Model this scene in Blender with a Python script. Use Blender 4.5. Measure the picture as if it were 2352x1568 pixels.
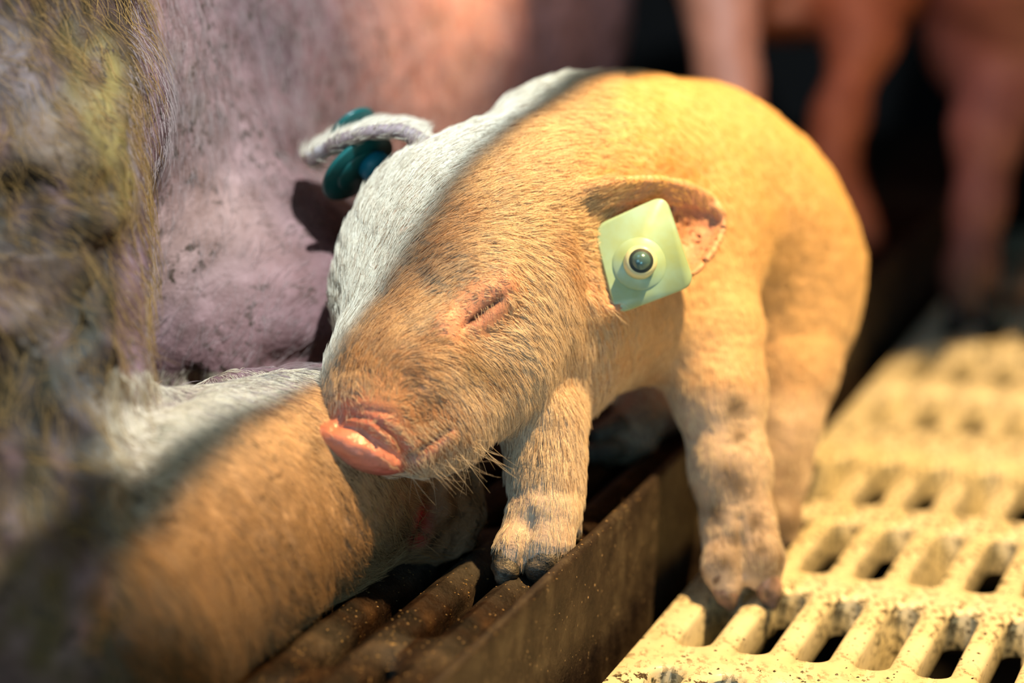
import bpy, math, random
import numpy as np
from mathutils import Vector, Matrix
from mathutils.bvhtree import BVHTree
from mathutils.kdtree import KDTree

random.seed(7)
rng = np.random.default_rng(11)
SC = bpy.context.scene
COL = SC.collection
for o in list(bpy.data.objects):
    bpy.data.objects.remove(o)

# ------------------------------------------------------------------ camera
W, H = 2352, 1568
LENS = 85.0
F = LENS / 36.0 * W
PITCH = math.radians(14.0)
YAW = math.radians(-20.5)
CH = 0.357
CAM = np.array([0.0, 0.0, CH])
FW = np.array([0, math.cos(PITCH), -math.sin(PITCH)])
UP = np.array([0, math.sin(PITCH), math.cos(PITCH)])
RT = np.array([1.0, 0, 0])
U = np.array([math.cos(YAW), math.sin(YAW), 0])       # across the slats
V = np.array([-math.sin(YAW), math.cos(YAW), 0])      # along the slats
ZZ = np.array([0, 0, 1.0])


def ray(x, y):
    return FW + RT * ((x - W / 2) / F) - UP * ((y - H / 2) / F)


def at(x, y, d):
    return CAM + ray(x, y) * d


def onz(x, y, z):
    r = ray(x, y)
    return CAM + r * ((z - CH) / r[2])


def px(p):
    q = np.asarray(p) - CAM
    d = q @ FW
    return np.stack([W / 2 + F * (q @ RT) / d, H / 2 - F * (q @ UP) / d, d], -1)


def uvz(u, v, z):
    return U * u + V * v + ZZ * z


cam_data = bpy.data.cameras.new('camera')
cam = bpy.data.objects.new('camera', cam_data)
COL.objects.link(cam)
cam_data.lens = LENS
cam_data.sensor_width = 36
cam_data.clip_start = 0.05
cam.location = (0, 0, CH)
cam.rotation_euler = (math.pi / 2 - PITCH, 0, 0)
cam_data.dof.use_dof = True
cam_data.dof.focus_distance = 0.945
cam_data.dof.aperture_fstop = 3.4
SC.camera = cam

# ------------------------------------------------------------------ light
SC.view_settings.view_transform = 'Standard'
SC.view_settings.look = 'None'
SC.view_settings.exposure = 0.0
SC.view_settings.gamma = 1.0
SC.view_settings.use_curve_mapping = False
SC.cycles.max_bounces = 5
SC.cycles.diffuse_bounces = 2
SC.cycles.glossy_bounces = 2
SC.cycles.transmission_bounces = 4
SC.cycles.caustics_reflective = False
SC.cycles.caustics_refractive = False

world = bpy.data.worlds.new('barn_dusk')
SC.world = world
world.use_nodes = True
bg = world.node_tree.nodes['Background']
bg.inputs['Color'].default_value = (0.42, 0.62, 0.75, 1)
bg.inputs['Strength'].default_value = 0.055


def lamp(name, kind, loc, target, color, power, size=0.02, angle=None, blend=0.02):
    d = bpy.data.lights.new(name, kind)
    d.color = color
    d.energy = power
    if kind == 'SPOT':
        d.spot_size = angle
        d.spot_blend = blend
        d.shadow_soft_size = size
    elif kind == 'AREA':
        d.size = size
    else:
        d.shadow_soft_size = size
    o = bpy.data.objects.new(name, d)
    COL.objects.link(o)
    o.location = Vector(loc)
    v = Vector(target) - Vector(loc)
    o.rotation_euler = v.to_track_quat('-Z', 'Y').to_euler()
    return o


# heat lamp under a deep hood, up on the right: its round pool of light ends along the piglet's crown
LW = CAM + FW * 0.80 + RT * 0.275 + UP * 0.589
lamp('heat_lamp', 'SPOT', LW, LW + np.array([0.40186886, -0.26592233, -0.87623441]), (1.0, 0.60, 0.24), 58, 0.006, math.radians(111.0), 0.03)
# cool tube above, shaded on its right side
LCOOL = CAM + FW * 0.50 + RT * 0.104 + UP * 0.591
lamp('daylight_tube', 'SPOT', LCOOL, LCOOL + np.array([-0.86328949, 0.49558359, 0.09554142]), (0.74, 0.90, 1.0), 62, 0.004, math.radians(146.67), 0.02)
# overhead soft tubes, dim
lamp('ceiling_tube', 'AREA', (-0.5, 0.6, 1.7), (0.0, 1.0, 0.0), (0.62, 0.82, 1.0), 3.0, 0.5)
LB = at(1650, -900, 1.30)
lamp('left_cool_fill', 'AREA', (-0.42, 0.10, 0.42), (0.05, 1.0, 0.06), (0.50, 0.80, 1.0), 1.3, 0.35)  # cool fill added out of view to tint the left sides of the legs
lamp('low_cool_fill', 'AREA', (0.10, 0.20, 0.15), (0.06, 0.95, 0.04), (0.50, 0.85, 1.0), 0.8, 0.2)  # low cool fill added out of view for sides facing the camera
lamp('rear_heat_lamp', 'SPOT', LB, at(1040, -190, 1.28), (1.0, 0.60, 0.27), 34, 0.04, math.radians(50), 1.0)
LR = at(2020, -520, 1.0)
lamp('red_heat_lamp', 'SPOT', LR, at(2060, 90, 1.55), (1.0, 0.42, 0.24), 5.0, 0.03, math.radians(36), 0.9)


# ------------------------------------------------------------------ helpers
def link(name, data, parent=None):
    o = bpy.data.objects.new(name, data)
    COL.objects.link(o)
    if parent is not None:
        o.parent = parent
    return o


def tag(o, label=None, cat=None, group=None, kind=None):
    if label:
        o['label'] = label
    if cat:
        o['category'] = cat
    if group:
        o['group'] = group
    if kind:
        o['kind'] = kind
    return o


def mesh_np(name, verts, faces, mat=None, smooth=True, cols=None):
    m = bpy.data.meshes.new(name)
    verts = np.asarray(verts, dtype=np.float32)
    if isinstance(faces, np.ndarray):
        nf, k = faces.shape
        m.vertices.add(len(verts))
        m.vertices.foreach_set('co', verts.ravel())
        m.loops.add(nf * k)
        m.loops.foreach_set('vertex_index', faces.astype(np.int32).ravel())
        m.polygons.add(nf)
        m.polygons.foreach_set('loop_start', np.arange(0, nf * k, k, dtype=np.int32))
        m.polygons.foreach_set('loop_total', np.full(nf, k, dtype=np.int32))
        m.update(calc_edges=True)
    else:
        m.from_pydata([tuple(map(float, v)) for v in verts], [], faces)
    if smooth:
        m.polygons.foreach_set('use_smooth', np.ones(len(m.polygons), dtype=bool))
    if cols is not None:
        a = m.color_attributes.new('tint', 'FLOAT_COLOR', 'POINT')
        c4 = np.ones((len(verts), 4), dtype=np.float32)
        c4[:, :cols.shape[1]] = cols
        a.data.foreach_set('color', c4.ravel())
    if mat:
        m.materials.append(mat)
    m.validate()
    return m


class Sines:
    """cheap smooth 3-D noise: a sum of randomly oriented sines"""
    def __init__(self, freq, n=10, seed=0, spread=0.5):
        r = np.random.default_rng(seed)
        k = r.normal(size=(n, 3))
        k /= np.linalg.norm(k, axis=1)[:, None]
        self.k = k * (2 * np.pi * freq * (1 + spread * r.uniform(-1, 1, n)))[:, None]
        self.ph = r.uniform(0, 6.28, n)
        self.n = n

    def __call__(self, p):
        return np.sin(p @ self.k.T + self.ph).sum(1) / math.sqrt(self.n / 2) * 0.5


# ---- implicit surfaces -----------------------------------------------------
class Field:
    def __init__(self):
        self.prims = []

    def cone(self, a, b, ra, rb, k=0.012, op='add'):
        a, b = np.array(a), np.array(b)
        lo = np.minimum(a - ra, b - rb)
        hi = np.maximum(a + ra, b + rb)
        ab = b - a
        L2 = float(ab @ ab) + 1e-12

        def fn(p):
            t = np.clip((p - a) @ ab / L2, 0, 1)
            q = p - a - t[:, None] * ab
            return np.sqrt((q * q).sum(1)) - (ra + (rb - ra) * t)
        self.prims.append((fn, lo, hi, k, op))

    def chain(self, pts, k=0.012, k0=None, op='add'):
        """pts: (x, y, depth, radius in photo pixels at that depth)"""
        for i in range(len(pts) - 1):
            x0, y0, d0, r0 = pts[i]
            x1, y1, d1, r1 = pts[i + 1]
            self.cone(at(x0, y0, d0), at(x1, y1, d1), r0 * d0 / F, r1 * d1 / F,
                      k0 if (i == 0 and k0 is not None) else k, op)

    def ball(self, x, y, d, r, k=0.012, op='add'):
        p = at(x, y, d)
        self.cone(p, p + 1e-5, r * d / F, r * d / F, k, op)

    def ellipsoid(self, c, axes, radii, k=0.012, op='add'):
        R = np.array([a / np.linalg.norm(a) for a in axes])
        rad = np.array(radii)
        m = rad.max()

        def fn(p):
            q = (p - c) @ R.T
            k0 = np.sqrt(((q / rad) ** 2).sum(1))
            k1 = np.sqrt(((q / rad ** 2) ** 2).sum(1)) + 1e-9
            return k0 * (k0 - 1) / k1
        self.prims.append((fn, c - m, c + m, k, op))

    def sheet(self, pts, rads, k=0.005):
        pts = np.asarray(pts)
        rads = np.asarray(rads)
        lo = pts.min(0) - rads.max()
        hi = pts.max(0) + rads.max()

        def fn(p):
            out = np.empty(len(p))
            for s in range(0, len(p), 6000):
                q = p[s:s + 6000]
                d2 = (q ** 2).sum(1)[:, None] - 2 * q @ pts.T + (pts ** 2).sum(1)[None]
                out[s:s + 6000] = (np.sqrt(np.maximum(d2, 0)) - rads[None]).min(1)
            return out
        self.prims.append((fn, lo, hi, k, 'add'))

    @staticmethod
    def mix(f, d, k, op):
        if op == 'add':
            h = np.maximum(k - np.abs(f - d), 0) / k
            return np.minimum(f, d) - h * h * k * 0.25
        d = -d
        h = np.maximum(k - np.abs(f - d), 0) / k
        return np.maximum(f, d) + h * h * k * 0.25

    def __call__(self, p):
        f = np.full(len(p), 1.0)
        for fn, lo, hi, k, op in self.prims:
            m = k + 0.02
            sel = np.all((p > lo - m) & (p < hi + m), axis=1)
            if sel.any():
                f[sel] = self.mix(f[sel], fn(p[sel]), k, op)
        return f

    def mesh(self, h, lo=None, hi=None):
        plo = np.min([p[1] for p in self.prims if p[4] == 'add'], axis=0) - 3 * h
        phi = np.max([p[2] for p in self.prims if p[4] == 'add'], axis=0) + 3 * h
        lo = plo if lo is None else np.maximum(lo, plo)
        hi = phi if hi is None else np.minimum(hi, phi)
        n = np.ceil((hi - lo) / h).astype(int) + 1
        g = np.full(n, 1.0)
        for fn, a, b, k, op in self.prims:
            m = k + 3 * h
            i0 = np.clip(np.floor((a - m - lo) / h).astype(int), 0, n)
            i1 = np.clip(np.ceil((b + m - lo) / h).astype(int) + 1, 0, n)
            if np.any(i1 <= i0):
                continue
            ax = [lo[j] + h * np.arange(i0[j], i1[j]) for j in range(3)]
            P = np.stack(np.meshgrid(*ax, indexing='ij'), -1).reshape(-1, 3)
            sl = tuple(slice(i0[j], i1[j]) for j in range(3))
            sub = g[sl]
            g[sl] = self.mix(sub.ravel(), fn(P), k, op).reshape(sub.shape)
        return surface_nets(g, lo, h)

    def project(self, v, it=3):
        e = 2e-4
        for _ in range(it):
            f = self(v)
            gr = np.stack([(self(v + np.eye(3)[i] * e) - self(v - np.eye(3)[i] * e)) / (2 * e) for i in range(3)], 1)
            g2 = (gr ** 2).sum(1) + 1e-6
            st = np.clip(f / g2, -0.004, 0.004)
            v = v - gr * st[:, None] * 0.9
        return v


def surface_nets(g, lo, h):
    s = g < 0
    cnt = np.zeros(np.array(g.shape) - 1, dtype=np.int8)
    sx, sy, sz = cnt.shape
    for dx in (0, 1):
        for dy in (0, 1):
            for dz in (0, 1):
                cnt += s[dx:dx + sx, dy:dy + sy, dz:dz + sz]
    act = (cnt > 0) & (cnt < 8)
    idx = np.full(cnt.shape, -1, dtype=np.int64)
    cells = np.argwhere(act)
    idx[act] = np.arange(len(cells))
    acc = np.zeros((len(cells), 3))
    num = np.zeros(len(cells))
    for ax in range(3):
        o = [a for a in range(3) if a != ax]
        for b0 in (0, 1):
            for b1 in (0, 1):
                c0 = cells.copy()
                c0[:, o[0]] += b0
                c0[:, o[1]] += b1
                c1 = c0.copy()
                c1[:, ax] += 1
                f0 = g[tuple(c0.T)]
                f1 = g[tuple(c1.T)]
                m = (f0 < 0) != (f1 < 0)
                t = np.where(m, f0 / np.where(m, f0 - f1, 1), 0)
                p = c0.astype(float)
                p[:, ax] += t
                acc[m] += p[m]
                num[m] += 1
    verts = lo + h * acc / num[:, None]
    faces = []
    for ax in range(3):
        o = [a for a in range(3) if a != ax]
        sl0 = [slice(None)] * 3
        sl1 = [slice(None)] * 3
        sl0[ax] = slice(0, -1)
        sl1[ax] = slice(1, None)
        ch = s[tuple(sl0)] != s[tuple(sl1)]
        e = np.argwhere(ch)
        ok = np.all((e[:, o] > 0) & (e[:, o] < np.array(g.shape)[o] - 1), axis=1)
        e = e[ok]
        inside = s[tuple(e.T)]
        q = []
        for b0, b1 in ((0, 0), (1, 0), (1, 1), (0, 1)):
            c = e.copy()
            c[:, o[0]] -= 1 - b0
            c[:, o[1]] -= 1 - b1
            q.append(idx[tuple(c.T)])
        q = np.stack(q, 1)
        flip = inside if ax != 1 else ~inside
        q[~flip] = q[~flip][:, ::-1]
        faces.append(q)
    return verts, np.concatenate(faces)


def subdivide(v, f):
    """simple linear split of every quad into four"""
    e = np.concatenate([f[:, [0, 1]], f[:, [1, 2]], f[:, [2, 3]], f[:, [3, 0]]])
    es = np.sort(e, 1)
    key = es[:, 0] * np.int64(len(v)) + es[:, 1]
    uq, inv = np.unique(key, return_inverse=True)
    a, b = uq // len(v), uq % len(v)
    mid = (v[a] + v[b]) / 2
    fc = v[f].mean(1)
    n = len(f)
    em = len(v) + inv.reshape(4, n)
    ci = len(v) + len(mid) + np.arange(n)
    out = []
    for i in range(4):
        out.append(np.stack([f[:, i], em[i], ci, em[(i - 1) % 4]], 1))
    return np.concatenate([v, mid, fc]), np.concatenate(out)


def vnormals(v, f):
    n = np.cross(v[f[:, 2]] - v[f[:, 0]], v[f[:, 3]] - v[f[:, 1]])
    out = np.zeros_like(v)
    for i in range(4):
        for j in range(3):
            out[:, j] += np.bincount(f[:, i], n[:, j], len(v))
    return out / (np.linalg.norm(out, axis=1)[:, None] + 1e-12)


class Surf:
    """ray hits on a finished mesh so that marks can be set at known places"""
    def __init__(self, v, f):
        self.b = BVHTree.FromPolygons(v.tolist(), f.tolist())

    def hit(self, x, y):
        r = ray(x, y)
        h = self.b.ray_cast(Vector(CAM), Vector(r).normalized())
        return None if h[0] is None else np.array(h[0])

    def line(self, pts, n=24):
        pts = np.array(pts, float)
        s = np.concatenate([[0], np.cumsum(np.linalg.norm(np.diff(pts, axis=0), axis=1))])
        out = []
        for t in np.linspace(0, s[-1], n):
            h = self.hit(np.interp(t, s, pts[:, 0]), np.interp(t, s, pts[:, 1]))
            if h is not None:
                out.append(h)
        if not out:
            print('NOHIT', pts)
        return np.array(out)


def near(v, pts):
    """distance of each vertex to a set of points"""
    out = np.full(len(v), 9.0)
    if len(pts) == 0:
        return out
    lo, hi = pts.min(0) - 0.05, pts.max(0) + 0.05
    sel = np.where(np.all((v > lo) & (v < hi), axis=1))[0]
    for s in range(0, len(sel), 8000):
        q = v[sel[s:s + 8000]]
        out[sel[s:s + 8000]] = np.sqrt(((q[:, None] - pts[None]) ** 2).sum(2)).min(1)
    return out


def gs(d, s):
    return np.exp(-(d / s) ** 2)


def lerp(a, b, t):
    return a + (np.asarray(b) - a) * t[:, None]


# ---- fur -------------------------------------------------------------------
def sample_surface(v, f, n, dens):
    """n random points on quads, probability = area * dens(face centre, normal)"""
    a, b, c, d = (v[f[:, i]] for i in range(4))
    nr = np.cross(c - a, d - b)
    ar = np.linalg.norm(nr, axis=1)
    nr = nr / (ar[:, None] + 1e-12)
    w = ar * dens((a + b + c + d) / 4, nr)
    cdf = np.cumsum(w)
    k = np.searchsorted(cdf, rng.uniform(0, cdf[-1], n))
    s, t = rng.uniform(size=(2, n, 1))
    p = (a[k] * (1 - s) + b[k] * s) * (1 - t) + (d[k] * (1 - s) + c[k] * s) * t
    return p, nr[k]


def flow_field(ctrl):
    """ctrl: list of (point, direction); returns a smooth interpolated direction"""
    P = np.array([c[0] for c in ctrl])
    D = np.array([c[1] / np.linalg.norm(c[1]) for c in ctrl])

    def fn(p):
        out = np.zeros_like(p)
        for s in range(0, len(p), 20000):
            q = p[s:s + 20000]
            w = 1.0 / (((q[:, None] - P[None]) ** 2).sum(2) + 1.5e-5) ** 1.6
            out[s:s + 20000] = (w[:, :, None] * D[None]).sum(1) / w.sum(1)[:, None]
        return out
    return fn


def make_fur(name, p, nr, flow, length, lift, rad, mat, parent, jitter=0.25, clump=0, clump_amt=0.5,
             npts=5, droop=0.0, tip=0.25, curl=0.0, tint=None):
    n = len(p)
    d = flow(p)
    d = d - nr * (d * nr).sum(1)[:, None]
    d /= np.linalg.norm(d, axis=1)[:, None] + 1e-9
    side = np.cross(nr, d)
    ang = rng.normal(0, jitter, n)[:, None]
    d = d * np.cos(ang) + side * np.sin(ang)
    L = (length if np.ndim(length) else np.full(n, length)) * rng.uniform(0.6, 1.15, n)
    lf = np.clip(lift * rng.uniform(0.5, 1.6, n), 0.02, 1.5)[:, None]
    t = np.linspace(0, 1, npts)
    pts = np.empty((n, npts, 3))
    cu = rng.normal(0, curl, n)[:, None] if curl else 0
    for i, tt in enumerate(t):
        step = d * tt + nr * lf * (tt - 0.62 * tt * tt) + side * cu * tt * tt
        pts[:, i] = p + step * L[:, None]
        if droop:
            pts[:, i, 2] -= droop * L * tt * tt
    if clump:
        m = max(2, n // clump)
        cid = rng.choice(n, m, replace=False)
        kd = KDTree(m)
        for j, c in enumerate(cid):
            kd.insert(p[c], j)
        kd.balance()
        own = np.fromiter((cid[kd.find(q)[1]] for q in p), dtype=np.int64, count=n)
        for i, tt in enumerate(t):
            w = clump_amt * tt ** 1.2
            pts[:, i] = pts[:, i] * (1 - w) + (pts[own, i]) * w
    cu_ = bpy.data.hair_curves.new(name)
    cu_.add_curves([npts] * n)
    cu_.attributes['position'].data.foreach_set('vector', pts.astype(np.float32).ravel())
    ra = cu_.attributes.get('radius') or cu_.attributes.new('radius', 'FLOAT', 'POINT')
    rr = (rad * rng.uniform(0.6, 1.2, n))[:, None] * (1 - (1 - tip) * t ** 1.5)[None]
    ra.data.foreach_set('value', rr.astype(np.float32).ravel())
    if tint is None:
        tint = np.ones((n, 3))
    at_ = cu_.attributes.new('tint', 'FLOAT_COLOR', 'CURVE')
    at_.data.foreach_set('color', np.concatenate([tint, np.ones((n, 1))], 1).astype(np.float32).ravel())
    cu_.materials.append(mat)
    o = link(name, cu_, parent)
    o['kind'] = 'stuff'
    return o


# ------------------------------------------------------------------ materials
class NT:
    def __init__(self, name):
        self.m = bpy.data.materials.new(name)
        self.m.use_nodes = True
        self.t = self.m.node_tree
        self.b = self.t.nodes['Principled BSDF']
        self.l = self.t.links.new

    def n(self, kind, **kw):
        x = self.t.nodes.new(kind)
        for k, v in kw.items():
            if k.startswith('_'):
                setattr(x, k[1:], v)
            else:
                x.inputs[k.replace('__', ' ')].default_value = v
        return x

    def noise(self, scale, detail=3, rough=0.55, coord=None):
        x = self.n('ShaderNodeTexNoise', Scale=scale, Detail=detail, Roughness=rough)
        self.l(coord or self.obj(), x.inputs['Vector'])
        return x.outputs['Fac']

    def obj(self):
        if not hasattr(self, '_tc'):
            self._tc = self.t.nodes.new('ShaderNodeTexCoord')
        return self._tc.outputs['Object']

    def ramp(self, fac, stops, interp='LINEAR'):
        r = self.n('ShaderNodeValToRGB')
        r.color_ramp.interpolation = interp
        e = r.color_ramp.elements
        while len(e) < len(stops):
            e.new(0.5)
        for i, (p, c) in enumerate(stops):
            e[i].position = p
            e[i].color = (*c, 1) if len(c) == 3 else c
        self.l(fac, r.inputs['Fac'])
        return r.outputs['Color']

    def mix(self, a, b, fac, mode='MIX'):
        x = self.n('ShaderNodeMix', _data_type='RGBA', _blend_type=mode)
        for s, v in ((0, fac), (6, a), (7, b)):
            if hasattr(v, 'links') or hasattr(v, 'is_output'):
                self.l(v, x.inputs[s])
            else:
                x.inputs[s].default_value = v if s == 0 else ((*v, 1) if len(v) == 3 else v)
        return x.outputs[2]

    def attr(self, name='tint'):
        a = self.n('ShaderNodeAttribute', _attribute_name=name)
        return a

    def bump(self, h, strength=0.3, dist=0.002, chain=None):
        x = self.n('ShaderNodeBump', Strength=strength, Distance=dist)
        self.l(h, x.inputs['Height'])
        if chain:
            self.l(chain, x.inputs['Normal'])
        return x.outputs['Normal']

    def base(self, c):
        if hasattr(c, 'links'):
            self.l(c, self.b.inputs['Base Color'])
        else:
            self.b.inputs['Base Color'].default_value = (*c, 1)

    def normal(self, nn):
        self.l(nn, self.b.inputs['Normal'])

    def set(self, **kw):
        for k, v in kw.items():
            self.b.inputs[k.replace('__', ' ')].default_value = v
        return self.m


def skin_mat(name, pore=900, speck=(420, 0.66, 0.72), speck_col=(0.05, 0.03, 0.018), rough=0.5, bump=0.25, spec=0.4, mott=0.25,
             speck_amt=0.8, sss=0.0):
    t = NT(name)
    a = t.attr()
    n1 = t.noise(60, 4)
    dark = t.ramp(n1, [(0.3, (1 - mott, 1 - mott * 1.1, 1 - mott * 1.2)), (0.7, (1 + mott * .3,) * 3)])
    c = t.mix(a.outputs['Color'], dark, 1.0, 'MULTIPLY')
    sp = t.ramp(t.noise(speck[0], 2, 0.6), [(speck[1], (0, 0, 0)), (speck[2], (1, 1, 1))])
    zone = t.ramp(t.noise(38, 2), [(0.42, (0, 0, 0)), (0.62, (speck_amt,) * 3)])
    fac = t.mix(sp, zone, 1.0, 'MULTIPLY')
    c = t.mix(c, speck_col, fac)
    t.base(c)
    bb = t.bump(t.noise(pore, 3, 0.6), bump, 0.0012)
    bb = t.bump(t.noise(170, 3), bump * 0.8, 0.004, bb)
    t.normal(bb)
    rm = t.n('ShaderNodeMath', _operation='MULTIPLY')
    t.l(a.outputs['Alpha'], rm.inputs[0])
    rm.inputs[1].default_value = rough
    t.l(rm.outputs[0], t.b.inputs['Roughness'])
    t.b.inputs['Specular IOR Level'].default_value = spec
    if sss:
        t.b.inputs['Subsurface Weight'].default_value = sss
        t.b.inputs['Subsurface Radius'].default_value = (1, 0.35, 0.2)
        t.b.inputs['Subsurface Scale'].default_value = 0.003
    return t.m


def hair_mat(name, col, col2, rough=0.4, scale=240, trans=0.25, spec=0.6):
    t = NT(name)
    info = t.n('ShaderNodeHairInfo')
    c = t.ramp(info.outputs['Random'], [(0.0, col2), (0.35, col), (1.0, tuple(min(1, x * 1.1) for x in col))])
    c = t.mix(c, t.attr().outputs['Color'], 1.0, 'MULTIPLY')
    t.base(c)
    t.set(Roughness=rough)
    t.b.inputs['Specular IOR Level'].default_value = spec
    tr = t.n('ShaderNodeBsdfTranslucent')
    t.l(c, tr.inputs['Color'])
    mx = t.n('ShaderNodeMixShader')
    mx.inputs[0].default_value = trans
    t.l(t.b.outputs[0], mx.inputs[1])
    t.l(tr.outputs[0], mx.inputs[2])
    t.l(mx.outputs[0], t.t.nodes['Material Output'].inputs['Surface'])
    return t.m


def plain(name, col, rough=0.5, noise=None, bump=0.0, spec=0.5, metal=0.0):
    t = NT(name)
    if noise:
        sc, c2 = noise
        t.base(t.ramp(t.noise(sc, 4, 0.6), [(0.35, c2), (0.65, col)]))
        if bump:
            t.normal(t.bump(t.noise(sc * 3, 4), bump, 0.002))
    else:
        t.base(col)
    t.set(Roughness=rough, Metallic=metal)
    t.b.inputs['Specular IOR Level'].default_value = spec
    return t.m


def iron_mat():
    t = NT('rusted_mucky_iron')
    c = t.ramp(t.noise(45, 6, 0.65), [(0.36, (0.004, 0.0025, 0.002)), (0.50, (0.016, 0.008, 0.004)), (0.62, (0.040, 0.021, 0.009)), (0.76, (0.13, 0.08, 0.04))])
    gr = t.ramp(t.noise(9, 3), [(0.52, (0, 0, 0)), (0.66, (0.6,) * 3)])
    c = t.mix(c, t.ramp(t.noise(90, 5, 0.7), [(0.3, (0.012, 0.013, 0.012)), (0.7, (0.12, 0.115, 0.10))]), gr)
    fl = t.ramp(t.noise(520, 2), [(0.70, (0, 0, 0)), (0.75, (1, 1, 1))])
    c = t.mix(c, (0.42, 0.30, 0.12), fl)
    t.base(c)
    b = t.bump(t.noise(330, 5, 0.7), 0.7, 0.0016)
    b = t.bump(t.noise(70, 4), 0.6, 0.004, b)
    t.normal(b)
    t.set(Roughness=0.5)
    t.b.inputs['Specular IOR Level'].default_value = 0.15
    return t.m


def plate_mat():
    t = NT('dirty_steel_plate')
    c = t.ramp(t.noise(48, 7, 0.7), [(0.36, (0.008, 0.005, 0.005)), (0.5, (0.026, 0.018, 0.013)), (0.64, (0.062, 0.050, 0.035)), (0.78, (0.14, 0.12, 0.085))])
    fl = t.ramp(t.noise(480, 2), [(0.69, (0, 0, 0)), (0.74, (1, 1, 1))])
    c = t.mix(c, (0.45, 0.34, 0.20), fl)
    t.base(c)
    b = t.bump(t.noise(260, 5, 0.7), 0.55, 0.0014)
    b = t.bump(t.noise(55, 4), 0.35, 0.004, b)
    t.normal(b)
    t.set(Roughness=0.5)
    t.b.inputs['Specular IOR Level'].default_value = 0.3
    return t.m


def grate_mat():
    t = NT('cream_plastic_with_muck')
    c = t.ramp(t.noise(30, 3), [(0.3, (0.72, 0.66, 0.42)), (0.7, (0.82, 0.79, 0.62))])
    # muck: streaky black-brown smears on patches of the tops
    mp = t.n('ShaderNodeMapping', Scale=(1.0, 0.55, 1.0))
    t.l(t.obj(), mp.inputs['Vector'])
    st = t.ramp(t.noise(330, 5, 0.7, mp.outputs[0]), [(0.52, (0, 0, 0)), (0.57, (1, 1, 1))])
    zone = t.ramp(t.noise(20, 4, 0.6), [(0.36, (0.0,) * 3), (0.52, (1.0,) * 3)])
    fac = t.mix(st, zone, 1.0, 'MULTIPLY')
    c = t.mix(c, (0.055, 0.042, 0.022), fac)
    blob = t.ramp(t.noise(85, 3, 0.6), [(0.63, (0, 0, 0)), (0.68, (1, 1, 1))])
    c = t.mix(c, (0.03, 0.045, 0.03), blob)
    film = t.ramp(t.noise(60, 4), [(0.5, (0, 0, 0)), (0.75, (0.5,) * 3)])
    c = t.mix(c, (0.42, 0.38, 0.16), film)
    t.base(c)
    t.normal(t.bump(fac, 0.3, 0.0008, t.bump(t.noise(240, 3), 0.12, 0.001)))
    t.set(Roughness=0.36)
    return t.m


M = dict(
    pig=skin_mat('piglet_skin', speck=(700, 0.60, 0.66), mott=0.14, speck_amt=0.55, rough=0.45, sss=0.0),
    sow=skin_mat('sow_skin', pore=420, speck=(230, 0.56, 0.61), mott=0.45, speck_amt=0.95, bump=0.4, rough=0.6, spec=0.15),
    farpig=skin_mat('far_piglet_skin', mott=0.12, speck_amt=0.3),
    fur=hair_mat('piglet_hair', (0.88, 0.77, 0.60), (0.42, 0.28, 0.17)),
    fur_body=hair_mat('piglet_body_hair', (0.84, 0.70, 0.46), (0.66, 0.50, 0.28)),
    lash=hair_mat('lash_hair', (0.85, 0.75, 0.58), (0.75, 0.62, 0.42)),
    sowhair=hair_mat('sow_bristle', (0.55, 0.38, 0.20), (0.16, 0.09, 0.04)),
    sowlong=hair_mat('sow_long_hair', (0.30, 0.16, 0.05), (0.04, 0.022, 0.008), spec=0.12, trans=0.1),
    sowflank=hair_mat('sow_flank_hair', (0.42, 0.30, 0.27), (0.06, 0.04, 0.03), spec=0.2),
    iron=iron_mat(), plate=plate_mat(), grate=grate_mat(),
    pit=plain('black_slurry', (0.006, 0.005, 0.004), 0.6),
    wall=plain('dark_boards', (0.004, 0.003, 0.003), 0.9),
    tag_l=plain('pale_green_plastic', (0.34, 0.60, 0.52), 0.32, noise=(55, (0.32, 0.48, 0.27))),
    tag_boss=plain('cream_green_plastic', (0.60, 0.70, 0.46), 0.3),
    tag_pin=plain('teal_metal_pin', (0.10, 0.22, 0.25), 0.22, metal=0.3),
    tag_gap=plain('dark_socket', (0.01, 0.03, 0.035), 0.6),
    tag_r=plain('teal_plastic', (0.006, 0.085, 0.078), 0.3),
    tag_stud=plain('blue_plastic', (0.006, 0.20, 0.30), 0.4),
    hoof=plain('mucky_hoof_horn', (0.16, 0.14, 0.105), 0.35, noise=(240, (0.03, 0.035, 0.033)), bump=0.5),
    hoof_clean=plain('pinkish_hoof_horn', (0.42, 0.28, 0.24), 0.35, noise=(160, (0.14, 0.10, 0.075))),
    hoof_dark=plain('black_hoof_horn', (0.03, 0.026, 0.026), 0.4),
    crumb=plain('straw_crumb', (0.24, 0.15, 0.05), 0.6),
    muck=plain('dark_muck', (0.035, 0.030, 0.018), 0.5),
    eye=plain('dark_eye', (0.03, 0.012, 0.01), 0.15),
)

# ------------------------------------------------------------------ structure
def box_mesh(name, p0, p1, mat, frame=True, bevel=0.0):
    """box between (u,v,z) corners"""
    vs, fs = [], []
    for du in (0, 1):
        for dv in (0, 1):
            for dz in (0, 1):
                c = [(p0, p1)[k][i] for i, k in enumerate((du, dv, dz))]
                vs.append(uvz(*c))
    fs = [(0, 1, 3, 2), (4, 6, 7, 5), (0, 4, 5, 1), (2, 3, 7, 6), (0, 2, 6, 4), (1, 5, 7, 3)]
    return mesh_np(name, vs, fs, mat, smooth=False)


def frame_obj(name, m, parent=None):
    return link(name, m, parent)


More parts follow.
